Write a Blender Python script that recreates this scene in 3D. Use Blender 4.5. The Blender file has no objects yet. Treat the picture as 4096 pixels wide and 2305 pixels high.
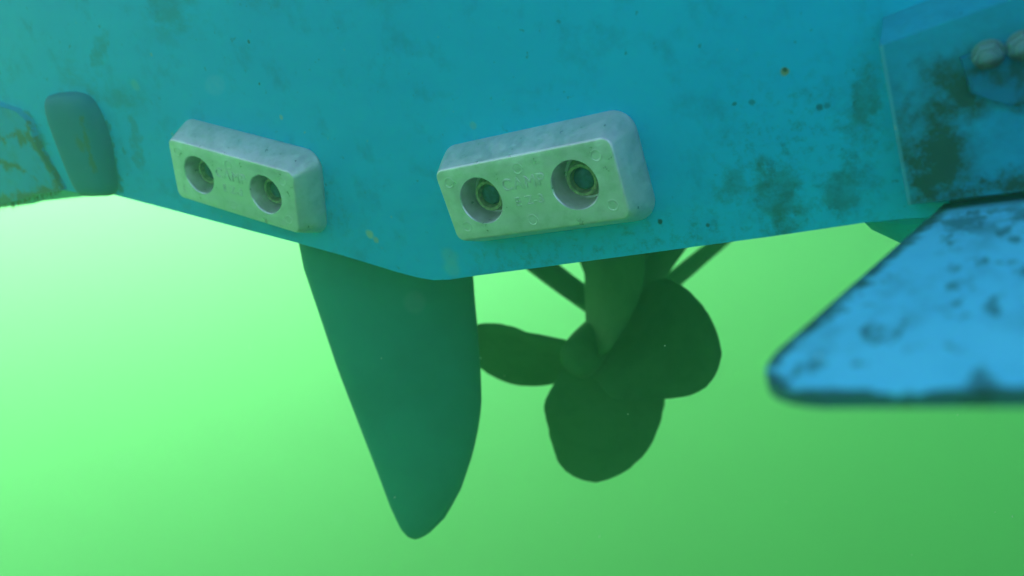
import bpy, bmesh, math, random
from mathutils import Vector, Matrix, noise
from mathutils.geometry import tessellate_polygon
random.seed(7)
R = math.radians
sc = bpy.context.scene
C = sc.collection

# ------------------------------------------------------------------ camera
# world = boat frame: X to starboard, Y forward, Z up, origin at the lowest point of the transom's V
cd = bpy.data.cameras.new("camera")
cam = bpy.data.objects.new("camera", cd); C.objects.link(cam)
cm = Matrix(((0.87460444, -0.09903928, 0.47461385), (0.48475713, 0.19641475, -0.85230967), (-0.00880902, 0.97550626, 0.21979521)))
cam.matrix_world = Matrix.Translation((0.35576593, -0.51104021, 0.1326291)) @ cm.to_4x4()
cd.sensor_width = 36; cd.lens = 28.16; cd.clip_start = 0.01; cd.clip_end = 400
cd.dof.use_dof = True; cd.dof.focus_distance = 0.55; cd.dof.aperture_fstop = 28.16 / 5.8
sc.camera = cam

# ------------------------------------------------------------------ light
SUN_DIR = Vector((-0.76, 0.42, 0.49)).normalized()      # towards the sun, already bent by the water surface
sun_el = math.asin(SUN_DIR.z); sun_az = math.atan2(SUN_DIR.x, SUN_DIR.y)
w = bpy.data.worlds.new("World"); sc.world = w; w.use_nodes = True
nt = w.node_tree; nt.nodes.clear()
sky = nt.nodes.new("ShaderNodeTexSky"); sky.sky_type = 'NISHITA'; sky.sun_disc = False
sky.sun_elevation = sun_el; sky.sun_rotation = sun_az
bg = nt.nodes.new("ShaderNodeBackground"); bg.inputs["Strength"].default_value = 0.15
wo = nt.nodes.new("ShaderNodeOutputWorld")
nt.links.new(sky.outputs[0], bg.inputs[0]); nt.links.new(bg.outputs[0], wo.inputs[0])
sl = bpy.data.lights.new("sun", 'SUN'); sl.energy = 5.0; sl.angle = R(0.5); sl.color = (1.0, 0.95, 0.88)
so = bpy.data.objects.new("sun", sl); C.objects.link(so)
so.rotation_euler = SUN_DIR.to_track_quat('Z', 'Y').to_euler(); so.location = (-6, 3, 12)
vs = sc.view_settings; vs.view_transform = 'Standard'; vs.look = 'None'; vs.exposure = 1.36; vs.gamma = 1; vs.use_curve_mapping = False
sc.cycles.max_bounces = 12; sc.cycles.diffuse_bounces = 4; sc.cycles.glossy_bounces = 3; sc.cycles.volume_bounces = 4
sc.cycles.use_denoising = True

# ------------------------------------------------------------------ helpers
RAKE = R(15)
def tf(x, t, n=0.0):
    """transom coordinates (across, up the transom, out from it) to world"""
    return Vector((x, -math.sin(RAKE) * t - math.cos(RAKE) * n, math.cos(RAKE) * t - math.sin(RAKE) * n))

def link(name, bm, mat, parent=None, smooth=True, angle=40):
    bmesh.ops.recalc_face_normals(bm, faces=bm.faces)
    me = bpy.data.meshes.new(name); bm.to_mesh(me); bm.free()
    if mat: me.materials.append(mat)
    if smooth:
        for p in me.polygons: p.use_smooth = True
        try: me.set_sharp_from_angle(angle=R(angle))
        except Exception: pass
    o = bpy.data.objects.new(name, me); C.objects.link(o)
    if parent: o.parent = parent
    return o

def bevel(bm, width, segs=3, angle=30):
    es = [e for e in bm.edges if len(e.link_faces) == 2 and e.calc_face_angle(0) > R(angle)]
    bmesh.ops.bevel(bm, geom=es, offset=width, segments=segs, profile=0.5, affect='EDGES', clamp_overlap=True)

def loft(bm, rings, caps=True, closed=True):
    vr = [[bm.verts.new(p) for p in r] for r in rings]
    n = len(vr[0])
    for a, b in zip(vr[:-1], vr[1:]):
        for i in range(n if closed else n - 1):
            j = (i + 1) % n
            bm.faces.new((a[i], a[j], b[j], b[i]))
    if caps:
        bm.faces.new(vr[0][::-1]); bm.faces.new(vr[-1])
    return vr

def tube(bm, p0, p1, r0, r1=None, n=24):
    r1 = r0 if r1 is None else r1
    p0, p1 = Vector(p0), Vector(p1); d = (p1 - p0).normalized()
    a = d.orthogonal().normalized(); b = d.cross(a)
    rings = [[p + (a * math.cos(2 * math.pi * i / n) + b * math.sin(2 * math.pi * i / n)) * r for i in range(n)] for p, r in ((p0, r0), (p1, r1))]
    return loft(bm, rings)

def lathe(bm, origin, axis, prof, n=32, up=None, sides=None):
    """prof: (distance along axis, radius)"""
    d = axis.normalized(); a = (up or d.orthogonal()).normalized(); b = d.cross(a)
    rings = []
    for h, r in prof:
        rings.append([origin + d * h + (a * math.cos(2 * math.pi * i / n) + b * math.sin(2 * math.pi * i / n)) * max(r, 1e-5) for i in range(n)])
    return loft(bm, rings)

def rrect(hx, hy, r, seg=6):
    pts = []
    for cx, cy, a0 in ((hx - r, hy - r, 0), (-hx + r, hy - r, 90), (-hx + r, -hy + r, 180), (hx - r, -hy + r, 270)):
        for k in range(seg + 1):
            a = R(a0 + 90 * k / seg); pts.append((cx + r * math.cos(a), cy + r * math.sin(a)))
    return pts

# ------------------------------------------------------------------ materials
class NT:
    def __init__(s, name):
        s.m = bpy.data.materials.new(name); s.m.use_nodes = True
        s.t = s.m.node_tree; s.b = s.t.nodes["Principled BSDF"]
        s.co = s.t.nodes.new("ShaderNodeTexCoord").outputs["Object"]
    def n(s, typ, **kw):
        nd = s.t.nodes.new(typ)
        for k, v in kw.items():
            if hasattr(nd, k) and k not in nd.inputs: setattr(nd, k, v)
            else: nd.inputs[k].default_value = v
        return nd
    def l(s, a, b): s.t.links.new(a, b)
    def noise(s, scale, detail=4, rough=0.55, vec=None, dist=0.0):
        nd = s.n("ShaderNodeTexNoise"); nd.inputs["Scale"].default_value = scale
        nd.inputs["Detail"].default_value = detail; nd.inputs["Roughness"].default_value = rough; nd.inputs["Distortion"].default_value = dist
        s.l(vec or s.co, nd.inputs["Vector"]); return nd.outputs["Fac"]
    def map(s, scale=(1, 1, 1), loc=(0, 0, 0), rot=(0, 0, 0)):
        nd = s.n("ShaderNodeMapping"); nd.inputs["Scale"].default_value = scale; nd.inputs["Location"].default_value = loc; nd.inputs["Rotation"].default_value = rot
        s.l(s.co, nd.inputs["Vector"]); return nd.outputs[0]
    def ramp(s, fac, lo, hi, a=0.0, b=1.0):
        nd = s.n("ShaderNodeMapRange"); nd.inputs["From Min"].default_value = lo; nd.inputs["From Max"].default_value = hi
        nd.inputs["To Min"].default_value = a; nd.inputs["To Max"].default_value = b; nd.interpolation_type = 'SMOOTHSTEP' if a == 0 and b == 1 else 'LINEAR'
        s.l(fac, nd.inputs["Value"]); return nd.outputs[0]
    def mix(s, fac, a, b):
        nd = s.n("ShaderNodeMix"); nd.data_type = 'RGBA'
        if isinstance(fac, (int, float)): nd.inputs[0].default_value = fac
        else: s.l(fac, nd.inputs[0])
        for i, c in ((6, a), (7, b)):
            if isinstance(c, tuple): nd.inputs[i].default_value = (*c, 1)
            else: s.l(c, nd.inputs[i])
        return nd.outputs[2]
    def math(s, op, a, b=0.0, clamp=False):
        nd = s.n("ShaderNodeMath"); nd.operation = op; nd.use_clamp = clamp
        for i, c in ((0, a), (1, b)):
            if isinstance(c, (int, float)): nd.inputs[i].default_value = c
            else: s.l(c, nd.inputs[i])
        return nd.outputs[0]
    def blob(s, p, r, soft=0.6, stretch=(1, 1, 1), wob=None, rot=(0, 0, 0)):
        """1 inside a stain or painted shade patch centred on p (object space), 0 outside"""
        nd = s.n("ShaderNodeVectorMath"); nd.operation = 'SUBTRACT'; s.l(s.co, nd.inputs[0]); nd.inputs[1].default_value = p
        m = s.n("ShaderNodeMapping"); m.inputs["Scale"].default_value = stretch; m.inputs["Rotation"].default_value = rot; s.l(nd.outputs[0], m.inputs[0])
        ln = s.n("ShaderNodeVectorMath"); ln.operation = 'LENGTH'; s.l(m.outputs[0], ln.inputs[0])
        v = ln.outputs["Value"]
        if wob is not None: v = s.math('ADD', v, wob)
        return s.ramp(v, r, r * (1 - soft))
    def seg(s, a, b, r, soft=0.7, wob=None):
        """1 near the line from a to b"""
        a, b = Vector(a), Vector(b); d = b - a; L = d.length; d.normalize()
        sub = s.n("ShaderNodeVectorMath"); sub.operation = 'SUBTRACT'; s.l(s.co, sub.inputs[0]); sub.inputs[1].default_value = a
        dt = s.n("ShaderNodeVectorMath"); dt.operation = 'DOT_PRODUCT'; s.l(sub.outputs[0], dt.inputs[0]); dt.inputs[1].default_value = d
        cl = s.n("ShaderNodeClamp"); cl.inputs["Min"].default_value = 0; cl.inputs["Max"].default_value = L; s.l(dt.outputs["Value"], cl.inputs[0])
        sc_ = s.n("ShaderNodeVectorMath"); sc_.operation = 'SCALE'; sc_.inputs[0].default_value = d; s.l(cl.outputs[0], sc_.inputs["Scale"])
        df = s.n("ShaderNodeVectorMath"); df.operation = 'SUBTRACT'; s.l(sub.outputs[0], df.inputs[0]); s.l(sc_.outputs[0], df.inputs[1])
        ln = s.n("ShaderNodeVectorMath"); ln.operation = 'LENGTH'; s.l(df.outputs[0], ln.inputs[0])
        v = ln.outputs["Value"]
        if wob is not None: v = s.math('ADD', v, wob)
        return s.ramp(v, r, r * (1 - soft))
    def mx(s, *vals):
        r = vals[0]
        for v in vals[1:]: r = s.math('MAXIMUM', r, v)
        return r
    def bump(s, h, strength=0.3, dist=0.001):
        nd = s.n("ShaderNodeBump"); nd.inputs["Strength"].default_value = strength; nd.inputs["Distance"].default_value = dist
        s.l(h, nd.inputs["Height"]); s.l(nd.outputs[0], s.b.inputs["Normal"])
    def out(s, col=None, rough=0.6, metal=0.0, spec=0.3):
        if isinstance(col, tuple): s.b.inputs["Base Color"].default_value = (*col, 1)
        elif col is not None: s.l(col, s.b.inputs["Base Color"])
        if isinstance(rough, (int, float)): s.b.inputs["Roughness"].default_value = rough
        else: s.l(rough, s.b.inputs["Roughness"])
        s.b.inputs["Metallic"].default_value = metal; s.b.inputs["Specular IOR Level"].default_value = spec
        return s.m

PAINT = (0.003, 0.39, 0.74); PAINT_LT = (0.008, 0.47, 0.80); PAINT_DK = (0.003, 0.15, 0.30); SLIME = (0.045, 0.085, 0.045); ALGA = (0.10, 0.085, 0.03)
def paint(name, stains_and_shade, base=PAINT, lt=PAINT_LT, dk=PAINT_DK, fine=1.0):
    g = NT(name)
    big = g.ramp(g.noise(5, 3, .5), .35, .7)
    streak = g.ramp(g.noise(14, 5, .6, vec=g.map((1.0, 1.0, 3.5), rot=(0, R(-9), 0))), .35, .72)
    med = g.ramp(g.noise(38, 5, .65), .5, .75)
    col = g.mix(g.math('MULTIPLY', big, .55), base, lt)
    col = g.mix(g.math('MULTIPLY', streak, .35), col, lt)
    col = g.mix(g.math('MULTIPLY', med, .35), col, dk)
    h = g.math('ADD', g.noise(60, 5, .6), g.math('MULTIPLY', streak, .5))
    if stains_and_shade: col, h = stains_and_shade(g, col, h)
    # fine specks and pits
    sp = g.ramp(g.noise(170, 2, .5), .68, .80)
    col = g.mix(g.math('MULTIPLY', sp, .45 * fine), col, (0.012, 0.06, 0.06))
    sp2 = g.ramp(g.noise(120, 2, .5, vec=g.map(loc=(3, 5, 1))), .74, .80)
    col = g.mix(g.math('MULTIPLY', sp2, .5 * fine), col, (0.25, 0.42, 0.33))
    g.bump(h, .35, .0008)
    return g.out(col, .62, 0, .25)

# ------------------------------------------------------------------ water, air and seabed
def water_material():
    m = bpy.data.materials.new("green_water"); m.use_nodes = True; t = m.node_tree; t.nodes.clear()
    v = t.nodes.new("ShaderNodeVolumePrincipled"); o = t.nodes.new("ShaderNodeOutputMaterial")
    v.inputs["Color"].default_value = (0.33, 0.77, 0.40, 1); v.inputs["Density"].default_value = 0.30
    v.inputs["Anisotropy"].default_value = 0.64; v.inputs["Absorption Color"].default_value = (0, 0, 0, 1)
    t.links.new(v.outputs[0], o.inputs["Volume"]); return m
WATER_TOP = 0.66
bm = bmesh.new()
bmesh.ops.create_cube(bm, size=1)
for v in bm.verts: v.co = Vector((v.co.x * 44, v.co.y * 44, WATER_TOP if v.co.z > 0 else -7.0))
o = link("haze", bm, water_material(), smooth=False); o["kind"] = "stuff"; o["label"] = "murky green sea water that fades everything behind"; o["category"] = "water haze"

g = NT("seabed_silt")
SEABED = g.out(g.mix(g.noise(2, 5, .6), (0.10, 0.12, 0.07), (0.22, 0.24, 0.15)), .9)
bm = bmesh.new(); bmesh.ops.create_grid(bm, x_segments=60, y_segments=60, size=21)
for v in bm.verts: v.co.z = -5.9 + .25 * noise.noise(v.co * .35)
o = link("seabed", bm, SEABED); o["kind"] = "structure"

# ------------------------------------------------------------------ the boat
boat = bpy.data.objects.new("motor_boat", None); C.objects.link(boat)
boat["label"] = "blue painted motor boat stern with two pale anodes above its rudder and propeller"
boat["category"] = "boat"

def st_transom(g, col, h):
    wob = g.math('MULTIPLY', g.math('SUBTRACT', g.noise(45, 5, .7), .5), .05)
    wob2 = g.math('MULTIPLY', g.math('SUBTRACT', g.noise(110, 4, .7), .5), .035)
    grit = g.ramp(g.noise(85, 4, .7), .38, .62)
    dirt = g.mx(g.blob(tf(.262, .081), .020, .6, (1, .4, .62), wob), g.blob(tf(.260, .098), .010, .7, (1, .4, 1), wob),
                g.math('MULTIPLY', g.blob(tf(.300, .083), .016, .7, (1, .4, .8), wob), .8),
                g.math('MULTIPLY', g.blob(tf(.306, .135), .013, .8, (1.1, .3, .36), wob), 1.0),
                g.math('MULTIPLY', g.blob(tf(.238, .088), .014, .8, (1, 1, 1), wob), .6))
    dirt = g.math('MULTIPLY', dirt, g.ramp(g.noise(70, 4, .7), .30, .55, .45, 1.0))
    col = g.mix(g.math('MULTIPLY', dirt, .72), col, (0.020, 0.13, 0.10))
    # loose speckled fouling near the lower corner and beside the starboard pad
    z1 = g.mx(g.blob(tf(.275, .10), .09, .8, (1, .3, 1)), g.seg(tf(.05, .02), tf(.30, .08), .022, .8), g.blob(tf(-.085, .055), .035, .8, (1.6, .3, .7)))
    col = g.mix(g.math('MULTIPLY', g.math('MULTIPLY', z1, g.ramp(g.noise(130, 4, .75), .46, .74)), .5), col, (0.012, 0.11, 0.11))
    # brown algae edging the port pad and scuffs round the port fairing
    al = g.mx(g.seg(tf(-.455, .130), tf(-.452, .100), .012, .8, wob2), g.seg(tf(-.338, .125), tf(-.352, .062), .006, .8, wob2),
              g.math('MULTIPLY', g.seg(tf(-.30, .125), tf(-.31, .09), .010, .9, wob2), .6))
    col = g.mix(g.math('MULTIPLY', al, .6), col, (0.045, 0.10, 0.07))
    sm = g.mx(g.blob(tf(-.205, .215), .060, .95, (1, .3, 1.6), wob), g.blob(tf(-.10, .225), .040, .95, (1, .3, 2.2), wob), g.blob(tf(-.30, .150), .040, .95, (.8, .3, 1.6), wob), g.blob(tf(-.36, .170), .030, .95, (1, .3, 1.2), wob),
              g.math('MULTIPLY', g.blob(tf(.012, .215), .040, .95, (1, .3, 2.5), wob), .8), g.seg(tf(-.30, .205), tf(-.345, .150), .010, .9, wob))
    col = g.mix(g.math('MULTIPLY', g.math('MULTIPLY', sm, g.ramp(g.noise(22, 5, .7, vec=g.map((1, 1, 2.2))), .35, .62)), .42), col, (0.02, 0.12, 0.10))
    # single spots
    for (x, t, r, c, f) in ((.2664, .156, .0028, (.20, .24, .10), .9), (.2664, .157, .0014, (.02, .07, .05), .9), (.285, .136, .0026, (.01, .05, .05), .7), (.289, .1368, .0024, (.01, .08, .08), .5),
                            (.2385, .138, .0020, (.01, .07, .07), .7), (.2485, .139, .0024, (.01, .10, .10), .6), (-.054, .0353, .0050, (.32, .46, .36), .9), (-.049, .031, .0035, (.28, .42, .34), .8),
                            (.19, .062, .0022, (.005, .04, .04), .9), (.221, .0615, .002, (.01, .05, .05), .8), (-.117, .131, .0022, (.32, .50, .40), .7), (-.131, .158, .0016, (.01, .08, .08), .8),
                            (-.13, .19, .0016, (.01, .08, .08), .8), (.02, .022, .010, (.10, .46, .52), .5), (.02, .012, .010, (.10, .46, .52), .5), (-.21, .118, .0035, (.01, .10, .10), .5), (-.125, .107, .006, (.012, .11, .11), .7),
                            (.145, .118, .0020, (.3, .45, .3), .5), (-.279, .1598, .007, (.10, .46, .50), .6), (.06, .125, .004, (.14, .42, .40), .5)):
        col = g.mix(g.math('MULTIPLY', g.blob(tf(x, t), r, .6, (1, .5, 1), g.math('MULTIPLY', wob2, .12)), f), col, c)
    return col, h
M_TRANSOM = paint("transom_antifouling", st_transom)
def st_plain(g, col, h):
    d = g.math('MULTIPLY', g.ramp(g.noise(16, 5, .7), .45, .65), g.ramp(g.noise(60, 4, .7), .35, .6))
    return g.mix(g.math('MULTIPLY', d, .5), col, SLIME), h
M_HULL = paint("hull_antifouling", st_plain)

# transom outline (x, t), port side chine, V, starboard chine
low = [(-1.16, .32), (-1.12, .20), (-.98, .12), (-.80, .055), (-.66, .026), (-.578, .030), (-.50, .048), (-.452, .0560), (-.42, .0545), (-.3748, .0560), (-.30, .0452), (-.22, .0333), (-.136, .0212),  # outer hull points widened beyond the view to shade the water
       (-.09, .0140), (-.06, .0085), (-.035, .0038), (-.015, .0009), (0, .0), (.015, .0020), (.038, .0074), (.10, .0211), (.18, .0390), (.26, .0570), (.312, .0695), (.335, .0735),
       (.42, .082), (.56, .095), (.80, .12), (.98, .15), (1.10, .21), (1.14, .32)]
top = [(1.14, .60), (-1.16, .60)]
outline = low + top
def prism(pts3a, pts3b):
    bm = bmesh.new(); loft(bm, [pts3a, pts3b]); return bm
bm = prism([tf(x, t) for x, t in outline], [Vector((x, .03, (math.cos(RAKE) + math.sin(RAKE) * math.tan(RAKE)) * 0 + tf(x, t).z)) for x, t in outline])
bevel(bm, .0035, 3, 35)
o = link("transom", bm, M_TRANSOM, boat)

# hull forward of the transom: keeps the V and narrows to a bow, underside just proud of nothing (butted at y = .03)
rings = []
for k in range(15):
    f = k / 14; y = .0305 + 4.2 * f
    wd = 1 - .96 * f ** 3; lift = .30 * f ** 3.5; dr = 1 + 1.2 * f ** 2
    ring = []
    for x, t in outline:
        z = tf(x, t).z
        zz = .58 if t > .55 else min(.575, z * dr + lift + .002)
        ring.append(Vector((x * wd, y, zz)))
    rings.append(ring)
bm = bmesh.new(); loft(bm, rings)
o = link("hull_bottom", bm, M_HULL, boat)

# strake: rounded chine rail under the starboard side and its twin to port
def strake(xs, sgn):
    rings = []
    n = 18
    for k in range(26):
        f = k / 25; y = .004 + 2.6 * f ** 1.6
        s = min(1, (f * 9) ** .5) if f < .111 else 1
        depth = .004 + .034 * s
        ring = []
        for i in range(n):
            a = 2 * math.pi * i / n
            ring.append(Vector((sgn * (xs + .090 * math.cos(a)), y, .070 + .004 * math.cos(a) + (depth * math.sin(a) if math.sin(a) < 0 else .006 * math.sin(a)))))
        rings.append(ring)
    bm = bmesh.new(); loft(bm, rings); return bm
o = link("strake", strake(.397, 1), M_HULL, boat)

# ---------------------------------------------------------------- anodes
g = NT("zinc")
mott = g.ramp(g.noise(30, 5, .6), .35, .7); mot2 = g.ramp(g.noise(110, 4, .65), .4, .7)
col = g.mix(mott, (0.68, 0.63, 0.68), (0.82, 0.76, 0.82)); col = g.mix(g.math('MULTIPLY', mot2, .30), col, (0.36, 0.38, 0.33))
# wear on raised edges
geo = g.n("ShaderNodeNewGeometry"); edge = g.ramp(geo.outputs["Pointiness"], .53, .60)
col = g.mix(g.math('MULTIPLY', edge, .6), col, (0.72, 0.72, 0.62))
vo = g.n("ShaderNodeTexVoronoi"); vo.feature = 'DISTANCE_TO_EDGE'; vo.inputs["Scale"].default_value = 60; g.l(g.co, vo.inputs["Vector"])
g.bump(g.math('ADD', g.noise(70, 6, .65), g.math('MULTIPLY', g.ramp(g.noise(26, 2, .5), .60, .72), .25)), .40, .0010)
ZINC = g.out(col, g.ramp(mot2, 0, 1, .46, .27), .62, .5)
g = NT("brassy_bolt"); BRASS = g.out(g.mix(g.ramp(g.noise(300, 3), .4, .6), (0.34, 0.34, 0.18), (0.20, 0.22, 0.12)), .45, .3, .4)
g = NT("bolt_steel"); STEEL = g.out(g.mix(g.ramp(g.noise(200, 3), .4, .6), (0.04, 0.11, 0.16), (0.02, 0.06, 0.08)), .5, .3, .4)

RX = Vector((1, 0, 0)); TT = tf(0, 1) ; NN = tf(0, 0, 1)
def anode(cx, ct, ang, seed):
    rnd = random.Random(seed)
    base = tf(cx, ct)
    e = RX * math.cos(ang) + TT * math.sin(ang); gq = -RX * math.sin(ang) + TT * math.cos(ang)
    def P(x, y, n): return Vector((x, y, n))
    M = Matrix((e, gq, NN)).transposed().to_4x4(); M.translation = base
    seg = 8
    T = .0253
    prof = [(.0, .0750, .0368, .0150), (.0012, .0752, .0370, .0150), (.0040, .0746, .0361, .0146), (.0120, .0719, .0328, .0118), (T - .0016, .0677, .0271, .0068), (T - .0007, .0672, .0265, .0062), (T - .0002, .0666, .0259, .0056), (T, .0658, .0251, .0050)]
    bm = bmesh.new()
    rings = []
    for n, hx, hy, r in prof:
        rings.append([Vector((x, y, n)) for x, y in rrect(hx, hy, r, seg)])
    vr = loft(bm, rings, caps=False)
    bm.faces.new(vr[0][::-1])
    # face with two counterbores
    NH = 40; RH = .0168; RB = .0150; DEP = .0185
    outer = vr[-1]; holes = []
    for hxc in (-.0372, .0355):
        hv = []
        for k in range(NH):
            a = 2 * math.pi * k / NH; rr = RH * (1 + .012 * math.sin(3 * a + seed))
            hv.append(bm.verts.new((hxc + rr * math.cos(a), .0003 + rr * math.sin(a), T)))
        holes.append((hxc, hv))
    loops = [outer] + [h[1] for h in holes]
    flat = [v for l in loops for v in l]
    for tri in tessellate_polygon([[v.co for v in l] for l in loops]):
        try: bm.faces.new([flat[i] for i in tri])
        except ValueError: pass
    for hxc, hv in holes:
        prev = hv
        for (rr, n) in ((RH - .0006, T - .0009), (RB + .0006, T - DEP + .003), (RB, T - DEP)):
            cur = [bm.verts.new((hxc + rr * math.cos(2 * math.pi * k / NH), .0003 + rr * math.sin(2 * math.pi * k / NH), n)) for k in range(NH)]
            for k in range(NH):
                j = (k + 1) % NH; bm.faces.new((prev[k], prev[j], cur[j], cur[k]))
            prev = cur
        bm.faces.new(prev)
    o = link("anode", bm, ZINC, boat, angle=26)
    o.matrix_local = M
    # ring shaped ejector marks cast in the face
    for mx_, my_ in ((-.0580, .0165), (.0555, .0165), (.0575, -.0165), (-.0555, -.0165), (-.0015, .0175), (-.002, -.0185)):
        bm = bmesh.new(); r0 = .0042
        loft(bm, [[Vector((mx_ + rr * math.cos(2 * math.pi * k / 28), my_ + rr * math.sin(2 * math.pi * k / 28), T + h)) for k in range(28)]
                  for rr, h in ((r0, -.0001), (r0 - .0001, .00012), (r0 - .0006, .0002), (r0 - .0013, .00012), (r0 - .0016, -.0001))], caps=False)
        link("casting_mark", bm, ZINC, o)
    # cast lettering
    def word(s, x, y, size):
        cu = bpy.data.curves.new("t", 'FONT'); cu.body = s; cu.size = size; cu.extrude = .00020; cu.align_x = 'CENTER'; cu.align_y = 'CENTER'; cu.space_character = 1.12
        cu.bevel_depth = .00012; cu.resolution_u = 4
        to = bpy.data.objects.new("t", cu); C.objects.link(to); bpy.context.view_layer.update()
        dg = bpy.context.evaluated_depsgraph_get(); me = bpy.data.meshes.new_from_object(to.evaluated_get(dg))
        b = bmesh.new(); b.from_mesh(me)
        for v in b.verts: v.co = Vector((v.co.x + x, v.co.y + y, v.co.z + T + .0001))
        m2 = bpy.data.meshes.new("lettering"); b.to_mesh(m2); b.free(); m2.materials.append(ZINC)
        bpy.data.objects.remove(to); bpy.data.curves.remove(cu); bpy.data.meshes.remove(me)
        oo = bpy.data.objects.new("lettering", m2); C.objects.link(oo); oo.parent = o
    word("CAMP", -.0008, .0075, .0118)
    word("E Z-3", .0, -.0050, .0090)
    # bolts
    for i, (hxc, tilt) in enumerate(((-.0372, .4), (.0355, 1.1))):
        bo = Vector((hxc + .0012, .0003, T - DEP))
        bm = bmesh.new()
        lathe(bm, bo, Vector((0, 0, 1)), [(0, .0132), (.0012, .0136), (.0022, .0131), (.0022, .0085), (.0012, .0080)], 32)
        lathe(bm, bo, Vector((0, 0, 1)), [(.0012, .0112), (.0086, .0112), (.0096, .0104), (.0096, .0086), (.0045, .0080)], 32)
        link("bolt", bm, BRASS, o)
        bm = bmesh.new()
        lathe(bm, bo, Vector((0, 0, 1)), [(.0050, .0076), (.0064, .0070), (.0074, .0052), (.0077, .0001)], 24)
        link("bolt_end", bm, STEEL, o)
    return o
a1 = anode(-.1654, .0818, -.195, 1); a1["label"] = "smaller farther pale zinc block left of the boat's keel line"
a2 = anode(.1093, .0870, .195, 4); a2["label"] = "larger nearer pale zinc block right of the boat's keel line"

# ---------------------------------------------------------------- port fairing and pads
def slab(pts, n0, n1, bev, mat, name, segs=4, top_in=0.0, parent=boat):
    """pts: outline (x, t) on the transom; raised from n0 to n1, face shrunk by top_in"""
    cx = sum(p[0] for p in pts) / len(pts); ct = sum(p[1] for p in pts) / len(pts)
    def sh(p):
        d = Vector((p[0] - cx, p[1] - ct)); L = d.length
        d = d * ((L - top_in) / L); return (cx + d.x, ct + d.y)
    bm = bmesh.new(); loft(bm, [[tf(x, t, n0) for x, t in pts], [tf(*sh(p), n1) for p in pts]])
    bevel(bm, bev, segs, 30)
    return link(name, bm, mat, parent, angle=60)
def st_fair(g, col, h):
    wob = g.math('MULTIPLY', g.math('SUBTRACT', g.noise(80, 4, .7), .5), .02)
    d = g.mx(g.seg(tf(-.352, .135, .012), tf(-.362, .085, .012), .005, .8, wob), g.math('MULTIPLY', g.blob(tf(-.368, .112, .015), .008, .8, (1, .4, .6), wob), .9))
    return g.mix(g.math('MULTIPLY', d, .7), col, SLIME), h
M_FAIR = paint("fairing_paint", st_fair, (0.003, 0.12, 0.26), (0.005, 0.15, 0.30), (0.003, 0.10, 0.20), .3)
fo = [(-.414, .1520), (-.390, .1560), (-.352, .1560), (-.338, .1440), (-.338, .1100), (-.352, .066), (-.362, .0545), (-.385, .0530), (-.404, .0515), (-.416, .0560), (-.417, .10)]
def smooth_loop(p, n=2):
    for _ in range(n):
        q = []
        for a, b in zip(p, p[1:] + p[:1]):
            q += [(a[0] * .75 + b[0] * .25, a[1] * .75 + b[1] * .25), (a[0] * .25 + b[0] * .75, a[1] * .25 + b[1] * .75)]
        p = q
    return p
fl = smooth_loop(fo); bm = bmesh.new()
loft(bm, [[tf(-.378 + (x + .378) * (1 - i_ / .040), .105 + (t - .105) * (1 - i_ / .052), n) for x, t in fl] for n, i_ in ((-.002, 0), (.003, .0004), (.007, .0020), (.0098, .0050), (.0116, .0090), (.0126, .0140), (.0130, .0200), (.0131, .0280))])
link("fairing_block", bm, M_FAIR, boat, angle=70)
def st_pad_l(g, col, h):
    wob = g.math('MULTIPLY', g.math('SUBTRACT', g.noise(60, 5, .75), .5), .045)
    n = .006
    a = g.mx(g.seg(tf(-.452, .134, n), tf(-.455, .110, n), .005, .8, wob), g.seg(tf(-.456, .115, n), tf(-.444, .065, n), .008, .8, wob), g.seg(tf(-.445, .060, n), tf(-.52, .046, n), .009, .8, wob), g.seg(tf(-.52, .048, n), tf(-.62, .024, n), .011, .8, wob),
             g.blob(tf(-.473, .112, n), .011, .8, (1, .3, 1), wob), g.seg(tf(-.48, .115, n), tf(-.53, .107, n), .004, .9, wob), g.seg(tf(-.50, .082, n), tf(-.475, .070, n), .005, .9, wob), g.seg(tf(-.50, .082, n), tf(-.55, .088, n), .004, .9, wob))
    col = g.mix(g.math('MULTIPLY', g.ramp(g.noise(40, 5, .7), .45, .7), .35), col, (0.06, 0.16, 0.10))
    return g.mix(g.math('MULTIPLY', a, .8), col, ALGA), h
M_PADL = paint("port_pad_paint", st_pad_l, (0.012, 0.26, 0.58), (0.02, 0.32, 0.62), PAINT_DK)
slab([(-.64, .180), (-.50, .150), (-.462, .141), (-.449, .130), (-.450, .100), (-.437, .0575), (-.49, .0490), (-.545, .0380), (-.64, .0150)], -.002, .006, .002, M_PADL, "mounting_pad", 4, .002)

# fine weed hanging from the port pad's lower edge
g = NT("weed"); WEED = g.out(g.mix(g.noise(200), (0.05, 0.08, 0.03), (0.12, 0.12, 0.05)), .8)
bm = bmesh.new(); rnd = random.Random(3)
for k in range(150):
    x = rnd.uniform(-.60, -.442); t = .0575 + (x + .437) * .19
    p = tf(x, t + .0015, rnd.uniform(-.0, .006)); L = rnd.uniform(.003, .010) if x < -.5 else rnd.uniform(.002, .008)
    a = rnd.uniform(0, 6.28); d = Vector((math.cos(a) * .5, math.sin(a) * .5, -1)).normalized() * L; sd = Vector((math.sin(a), -math.cos(a), 0)) * .0004
    m_ = p + d * .5 + Vector((rnd.uniform(-.001, .001), 0, 0)); q = p + d + Vector((rnd.uniform(-.002, .002), rnd.uniform(-.002, .002), 0))
    vs_ = [bm.verts.new(v) for v in (p - sd, p + sd, m_ + sd, m_ - sd, q)]
    bm.faces.new((vs_[0], vs_[1], vs_[2], vs_[3])); bm.faces.new((vs_[3], vs_[2], vs_[4]))
o = link("algae_fringe", bm, WEED, boat); 

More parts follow.
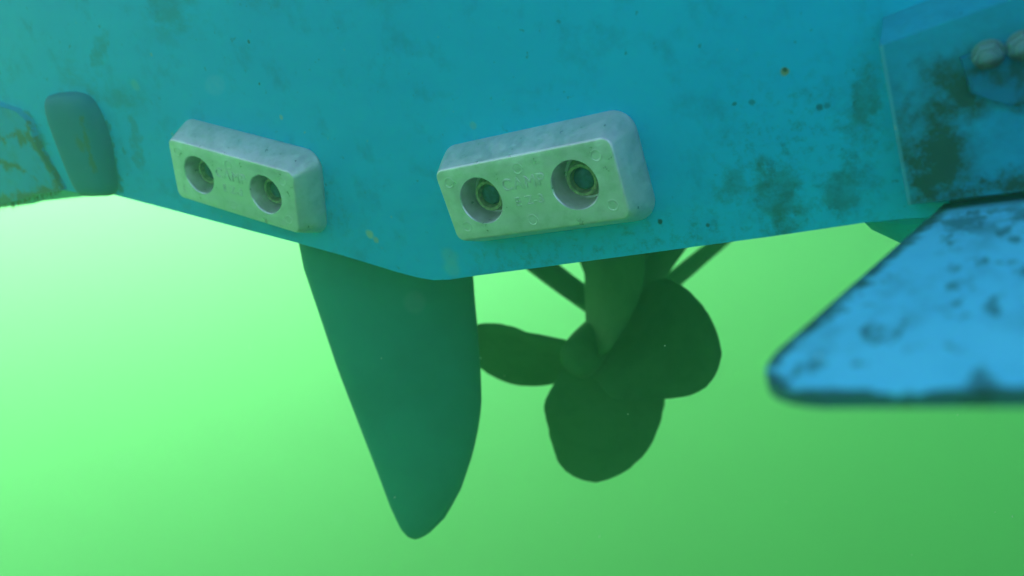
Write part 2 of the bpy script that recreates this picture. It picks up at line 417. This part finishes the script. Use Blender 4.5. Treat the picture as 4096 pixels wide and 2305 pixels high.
def st_pad_r(g, col, h):
    wob = g.math('MULTIPLY', g.math('SUBTRACT', g.noise(50, 5, .75), .5), .04)
    n = .02
    d = g.mx(g.blob(tf(.344, .112, n), .030, .95, (1.1, .3, .6), wob), g.math('MULTIPLY', g.blob(tf(.350, .146, n), .026, .95, (1, .3, .9), wob), .9), g.math('MULTIPLY', g.blob(tf(.332, .120, n), .020, .95, (1.3, .3, .5), wob), .7),
             g.seg(tf(.345, .095, n), tf(.44, .112, n), .012, .95, wob), g.math('MULTIPLY', g.blob(tf(.372, .152, n), .016, .9, (.7, .3, 1), wob), .9))  # fouling; the last blob is shade below the bolts painted into the colour
    d = g.math('MULTIPLY', g.math('ADD', d, .22), g.ramp(g.noise(70, 6, .75), .30, .60, .20, 1.15), True)
    col = g.mix(g.math('MULTIPLY', d, .95), col, (0.02, 0.062, 0.038))
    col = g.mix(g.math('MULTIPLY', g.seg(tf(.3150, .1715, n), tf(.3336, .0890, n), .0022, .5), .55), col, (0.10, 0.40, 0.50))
    return col, h
M_PADR = paint("starboard_pad_paint", st_pad_r, (0.006, 0.28, 0.50), (0.02, 0.42, 0.68), (0.004, 0.13, 0.22))
pb = [(.3140, .1830), (.36, .1990), (.44, .2260), (.56, .2600), (.56, .118), (.44, .105), (.3330, .0835)]
pf = [(.3150, .1715), (.36, .1870), (.44, .2130), (.56, .2450), (.56, .124), (.44, .110), (.3336, .0890)]
bm = bmesh.new(); loft(bm, [[tf(x, t, -.002) for x, t in pb], [tf(x, t, .020) for x, t in pf]])
bevel(bm, .0025, 3, 20)
pad = link("mounting_pad", bm, M_PADR, boat, angle=50)

# bracket plate and two rusty bolt heads on the starboard pad
g = NT("rusty_bolt"); rr_ = g.ramp(g.noise(110, 4, .7), .42, .60)
hz_ = g.n('ShaderNodeSeparateXYZ'); g.l(g.co, hz_.inputs[0]); lowz = g.ramp(g.math('SUBTRACT', hz_.outputs[2], g.math('MULTIPLY', g.math('SUBTRACT', hz_.outputs[0], .362), .26)), .1532, .1498); rr_ = g.math('MAXIMUM', g.math('MULTIPLY', rr_, .2), g.math('MULTIPLY', lowz, .9))
RUST = g.out(g.mix(rr_, (0.14, 0.25, 0.29), (0.07, 0.05, 0.03)), .6, .1, .4)
g = NT("bracket_paint"); BRK = g.out(g.mix(g.ramp(g.noise(60, 5, .7), .4, .65), (0.006, 0.16, 0.30), (0.01, 0.05, 0.06)), .6)
pts = [(.3500, .1650), (.372, .1725), (.44, .193), (.44, .150), (.372, .142), (.3560, .148)]
brk = slab(pts, .019, .0235, .0018, BRK, "actuator_bracket", 3, .001, pad)
for (x, t, ra) in ((.3620, .1665, .2), (.3752, .1700, .7)):
    bm = bmesh.new()
    lathe(bm, tf(x, t, .0228), NN, [(0, .0066), (.0012, .0070), (.0020, .0066)], 24, RX)
    lathe(bm, tf(x, t, .0245), NN, [(0, .0058), (.0008, .0060), (.0046, .0060), (.0056, .0052)], 6, (RX * math.cos(ra) + TT * math.sin(ra)))
    lathe(bm, tf(x, t, .0300), NN, [(0, .0032), (.0024, .0032), (.0030, .0024)], 16, RX)
    link("bolt", bm, RUST, pad, angle=30)

# ---------------------------------------------------------------- trim tab
H = (RX * math.cos(R(12)) + TT * math.sin(R(12))).normalized()
P1 = Vector((.3505, -.0235, .0790)); P2 = Vector((.3061, -.3008, .0541))
D = (P2 - P1); Dn = D.normalized(); TN = H.cross(Dn).normalized()
if TN.z < 0: TN = -TN
L = D.length
loc = []
A = P1; Cn = P2
loc.append(A.copy())
inb = Vector((.3126, -.2616, .0577)); aft = Vector((.3308, -.3030, .0591))
for k in range(13):
    f = k / 12; ctrl = Cn.lerp((inb + aft) / 2, .12)
    loc.append(inb * (1 - f) ** 2 + ctrl * 2 * f * (1 - f) + aft * f * f)
E1 = aft + H * .42; E0 = A + H * .42
loc += [E1, E0]
bm = bmesh.new(); loft(bm, [[p - TN * .0026 for p in loc], [p + TN * .0012 for p in loc]])
bevel(bm, .0010, 3, 40)
def st_tab(g, col, h):
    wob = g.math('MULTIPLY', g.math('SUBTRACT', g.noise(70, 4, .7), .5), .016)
    e = g.mx(g.seg(P1 - TN * .001, inb - TN * .001, .0085, .7, wob), *[g.seg(loc[q] - TN * .0012, loc[q + 2] - TN * .0012, .0062, .55, wob) for q in (1, 3, 5, 7, 9, 11)], g.seg(aft - TN * .002, aft + H * .4 - TN * .002, .0046, .45, wob))
    f = g.math('MULTIPLY', g.blob(P1 + H * .02 + Dn * .06, .055, .8), g.ramp(g.noise(75, 4, .65, vec=g.map((1, .38, .6))), .45, .60))
    s = g.ramp(g.noise(105, 3, .55, vec=g.map((1, .36, .6))), .55, .66)
    s2 = g.ramp(g.noise(48, 4, .6, vec=g.map((1, .4, .6))), .46, .70)
    col = g.mix(g.math('MULTIPLY', s2, .45), col, (0.05, 0.24, 0.36))
    col = g.mix(g.math('MULTIPLY', g.mx(s, f), .75), col, (0.03, 0.12, 0.14))
    col = g.mix(g.math('MULTIPLY', g.seg(P1 + Dn * .004, P1 + Dn * .004 + H * .3, .034, .8, wob), .92), col, (0.02, 0.09, 0.10))  # hull shadow along the hinge, painted in as a dark band
    return g.mix(g.math('MULTIPLY', e, .9), col, (0.02, 0.07, 0.06)), h
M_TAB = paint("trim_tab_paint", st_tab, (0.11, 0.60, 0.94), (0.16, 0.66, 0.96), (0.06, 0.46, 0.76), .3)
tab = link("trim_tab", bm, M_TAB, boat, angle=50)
tab["label"] = "bright blue flat plate with dark fouled edges, out of focus at lower right"
bm = bmesh.new(); tube(bm, P1 - Dn * .0045 + H * .002, P1 - Dn * .0045 + H * .40, .0042, n=16)
g = NT("hinge_metal"); link("hinge", bm, g.out(g.mix(g.noise(120, 4), (0.02, 0.10, 0.14), (0.04, 0.06, 0.04)), .6), tab)

# ---------------------------------------------------------------- rudder
def lerp_tab(tab_, z):
    for (z0, v0), (z1, v1) in zip(tab_[:-1], tab_[1:]):
        if z <= z0 and z >= z1: return v0 + (v1 - v0) * (z0 - z) / (z0 - z1)
    return tab_[-1][1] if z < tab_[-1][0] else tab_[0][1]
trail = [(.03, -.004), (.0094, .0), (-.0076, .0043), (-.112, .031), (-.166, .047), (-.222, .0638), (-.264, .0758), (-.285, .0840), (-.294, .0905), (-.298, .0975)]
lead = [(.03, .1620), (-.023, .1633), (-.051, .1647), (-.071, .1663), (-.1075, .1685), (-.149, .1696), (-.174, .1672), (-.208, .1597), (-.246, .1467), (-.2756, .1297), (-.292, .1130), (-.297, .1030), (-.298, .0985)]
A0 = Vector((-.1731, .030, 0)); ch = Vector((.13, .10, 0)).normalized(); nr = Vector((-ch.y, ch.x, 0))
zs = [.004 - .0155 * i for i in range(19)] + [-.281, -.286, -.290, -.2935, -.296, -.2975, -.298]
zs = sorted(set(zs), reverse=True)
rings = []
NR = 28
for z in zs:
    s0 = lerp_tab(trail, z); s1 = lerp_tab(lead, z); c = s1 - s0; th = .034 * min(1, (c / .15)) ** .9 + .0004
    ring = []
    for i in range(NR):
        a = 2 * math.pi * i / NR; u = .5 + .5 * math.cos(a)        # 1 leading .. 0 trailing
        y = math.sin(a) * (.90 + .10 * u) * th
        dz = (.016 * (1 - u) if z > 0 else 0)
        ring.append(A0 + ch * (s0 + c * u) + nr * y + Vector((0, 0, z + dz)))
    rings.append(ring)
bm = bmesh.new(); loft(bm, rings)
g = NT("rudder_paint")
RUD = g.out(g.mix(g.ramp(g.noise(9, 4, .6), .35, .7), (0.008, 0.19, 0.18), (0.014, 0.24, 0.22)), .6, 0, .25)
rud = link("rudder", bm, RUD, boat, angle=60)
bm = bmesh.new(); tube(bm, A0 + ch * .115 + Vector((0, 0, -.003)), A0 + ch * .115 + Vector((0, 0, .06)), .011)
link("rudder_stock", bm, STEEL, rud)

# ---------------------------------------------------------------- propeller, shaft and strut
g = NT("fouled_bronze"); BRZ = g.out(g.mix(g.ramp(g.noise(25, 5, .7), .4, .65), (0.028, 0.095, 0.045), (0.015, 0.065, 0.03)), .75, 0, .2)
g = NT("strut_metal"); STR = g.out(g.mix(g.ramp(g.noise(30, 5, .7), .4, .65), (0.02, 0.06, 0.028), (0.012, 0.045, 0.02)), .75, 0, .2)
HUB = Vector((.002, .305, -.141)); SH = Vector((0, 1, .075)).normalized()
prop = bpy.data.objects.new("propeller", None); C.objects.link(prop); prop.parent = boat
pm = Matrix((Vector((1, 0, 0)), SH, Vector((1, 0, 0)).cross(SH))).transposed().to_4x4(); pm.translation = HUB
prop.matrix_local = pm                                              # local: x across, y along the shaft, z up
bm = bmesh.new(); lathe(bm, Vector((0, 0, 0)), Vector((0, 1, 0)), [(-.040, .004), (-.038, .012), (-.034, .019), (-.026, .024), (.0, .027), (.035, .029), (.040, .026)], 32)
link("hub", bm, BRZ, prop)
HI = [(.016, .026), (.028, .042), (.040, .055), (.054, .064), (.078, .0735), (.106, .0715), (.130, .0615), (.146, .0460), (.155, .0320), (.1605, .0190), (.1630, .0070)]
LO = [(.016, -.022), (.028, -.028), (.042, -.036), (.072, -.041), (.108, -.0410), (.132, -.0365), (.146, -.0290), (.155, -.0190), (.1605, -.0075), (.1630, .0050)]
def tab_at(tb, a):
    for (a0, v0), (a1, v1) in zip(tb[:-1], tb[1:]):
        if a <= a1: return v0 + (v1 - v0) * max(0, (a - a0) / (a1 - a0))
    return tb[-1][1]
def blade(phi, pitch=.42):
    er = Vector((math.cos(phi), 0, math.sin(phi))); et = Vector((-math.sin(phi), 0, math.cos(phi)))
    NC = 20; up, dn = [], []
    rows = [.016 + .147 * math.sin(math.pi / 2 * i / 30) for i in range(31)]
    for i, a in enumerate(rows):
        # smooth the outline tables, with the small nicks of a worn edge
        w_ = .006 if a < .145 else .001
        hi = sum(tab_at(HI, min(.163, max(.016, a + d))) for d in (-w_, 0, w_)) / 3; lo = sum(tab_at(LO, min(.163, max(.016, a + d))) for d in (-w_, 0, w_)) / 3
        hi += .0012 * noise.noise(Vector((a * 120, phi * 3, 0))); lo += .0012 * noise.noise(Vector((a * 120, phi * 3, 5)))
        f = (a - .016) / .147; tau = pitch / (2 * math.pi * max(a, .052)); th = .0060 * (1 - .7 * f)
        ru, rd = [], []
        for j in range(NC + 1):
            u = j / NC; b = lo + (hi - lo) * (.5 - .5 * math.cos(math.pi * u)); h = th * math.sin(math.pi * u) ** .8 + .0004
            for lst, sg in ((ru, 1), (rd, -1)):
                lst.append(er * a * .975 + et * b * .96 + Vector((0, b * tau - .020 * f + sg * h * .6, 0)))
        up.append(ru); dn.append(rd)
    bm = bmesh.new(); loft(bm, [u_ + d_[::-1] for u_, d_ in zip(up, dn)])
    return bm
for deg in (-87, 7, 68, 184):
    link("blade", blade(R(deg)), BRZ, prop, angle=60)

shaft0 = HUB + SH * .03
bm = bmesh.new(); tube(bm, shaft0, HUB + SH * 1.75, .013)
link("propeller_shaft", bm, STR, boat)
BAR = HUB + SH * .095
strut = bpy.data.objects.new("shaft_strut", None); C.objects.link(strut); strut.parent = boat
bm = bmesh.new(); lathe(bm, BAR - SH * .05, SH, [(0, .018), (.004, .024), (.096, .024), (.10, .018)], 28)
link("strut_barrel", bm, STR, strut)
def leg(topx, topz, wob):
    p0 = BAR + Vector((0, 0, .004)); p1 = Vector((topx, BAR.y + .02, topz)); mid = p0.lerp(p1, .5) + Vector((0, 0, wob))
    w0 = .055 if topx > 0 else .018; t0 = .016 if topx > 0 else .0125
    rings = []
    for k in range(13):
        f = k / 12; p = p0 * (1 - f) ** 2 + mid * 2 * f * (1 - f) + p1 * f * f
        d = ((mid - p0) * (1 - f) + (p1 - mid) * f).normalized(); yv = Vector((0, 1, 0)); nv = d.cross(yv).normalized()
        wd = w0 + .012 * f; th = t0 + .004 * f
        rings.append([p + yv * wd * math.cos(a) + nv * th * math.sin(a) for a in [2 * math.pi * i / 20 for i in range(20)]])
    bm = bmesh.new(); loft(bm, rings); return bm
link("strut_leg", leg(-.30, .058, -.022), STR, strut)
link("strut_leg", leg(.095, .028, .012), STR, strut)

# ---------------------------------------------------------------- drifting specks
g = NT("speck"); SPK = g.out((0.75, 0.85, 0.75), .8)
bm = bmesh.new(); rnd = random.Random(11)
inv = cam.matrix_world
for k in range(45):
    p = Vector((rnd.uniform(-.5, .5), rnd.uniform(-.02, .26), rnd.uniform(-.30, -.02)))
    r = rnd.uniform(.0002, .0005) * (1.0 if rnd.random() < .9 else 1.6)
    m = Matrix.Translation(p) @ Matrix.Rotation(rnd.uniform(0, 6), 4, 'X') @ Matrix.Diagonal((1, 1, rnd.uniform(1, 3.0), 1))
    bmesh.ops.create_icosphere(bm, subdivisions=1, radius=r, matrix=m)
for (px, py, dd, r) in ((.21, .148, .16, .00045), (.405, .525, .15, .00040), (.62, .30, .20, .0003), (.12, .80, .17, .00035), (.80, .62, .22, .00035), (.33, .90, .2, .0003)):
    q = cam.matrix_world @ Vector(((px - .5) * dd * 36 / 28.16, (.5 - py) * dd * 20.25 / 28.16, -dd))      # motes close to the lens, well out of focus
    bmesh.ops.create_icosphere(bm, subdivisions=1, radius=r, matrix=Matrix.Translation(q))
o = link("drifting_specks", bm, SPK); o["kind"] = "stuff"; o["label"] = "tiny pale specks drifting in the green water"; o["category"] = "plankton"
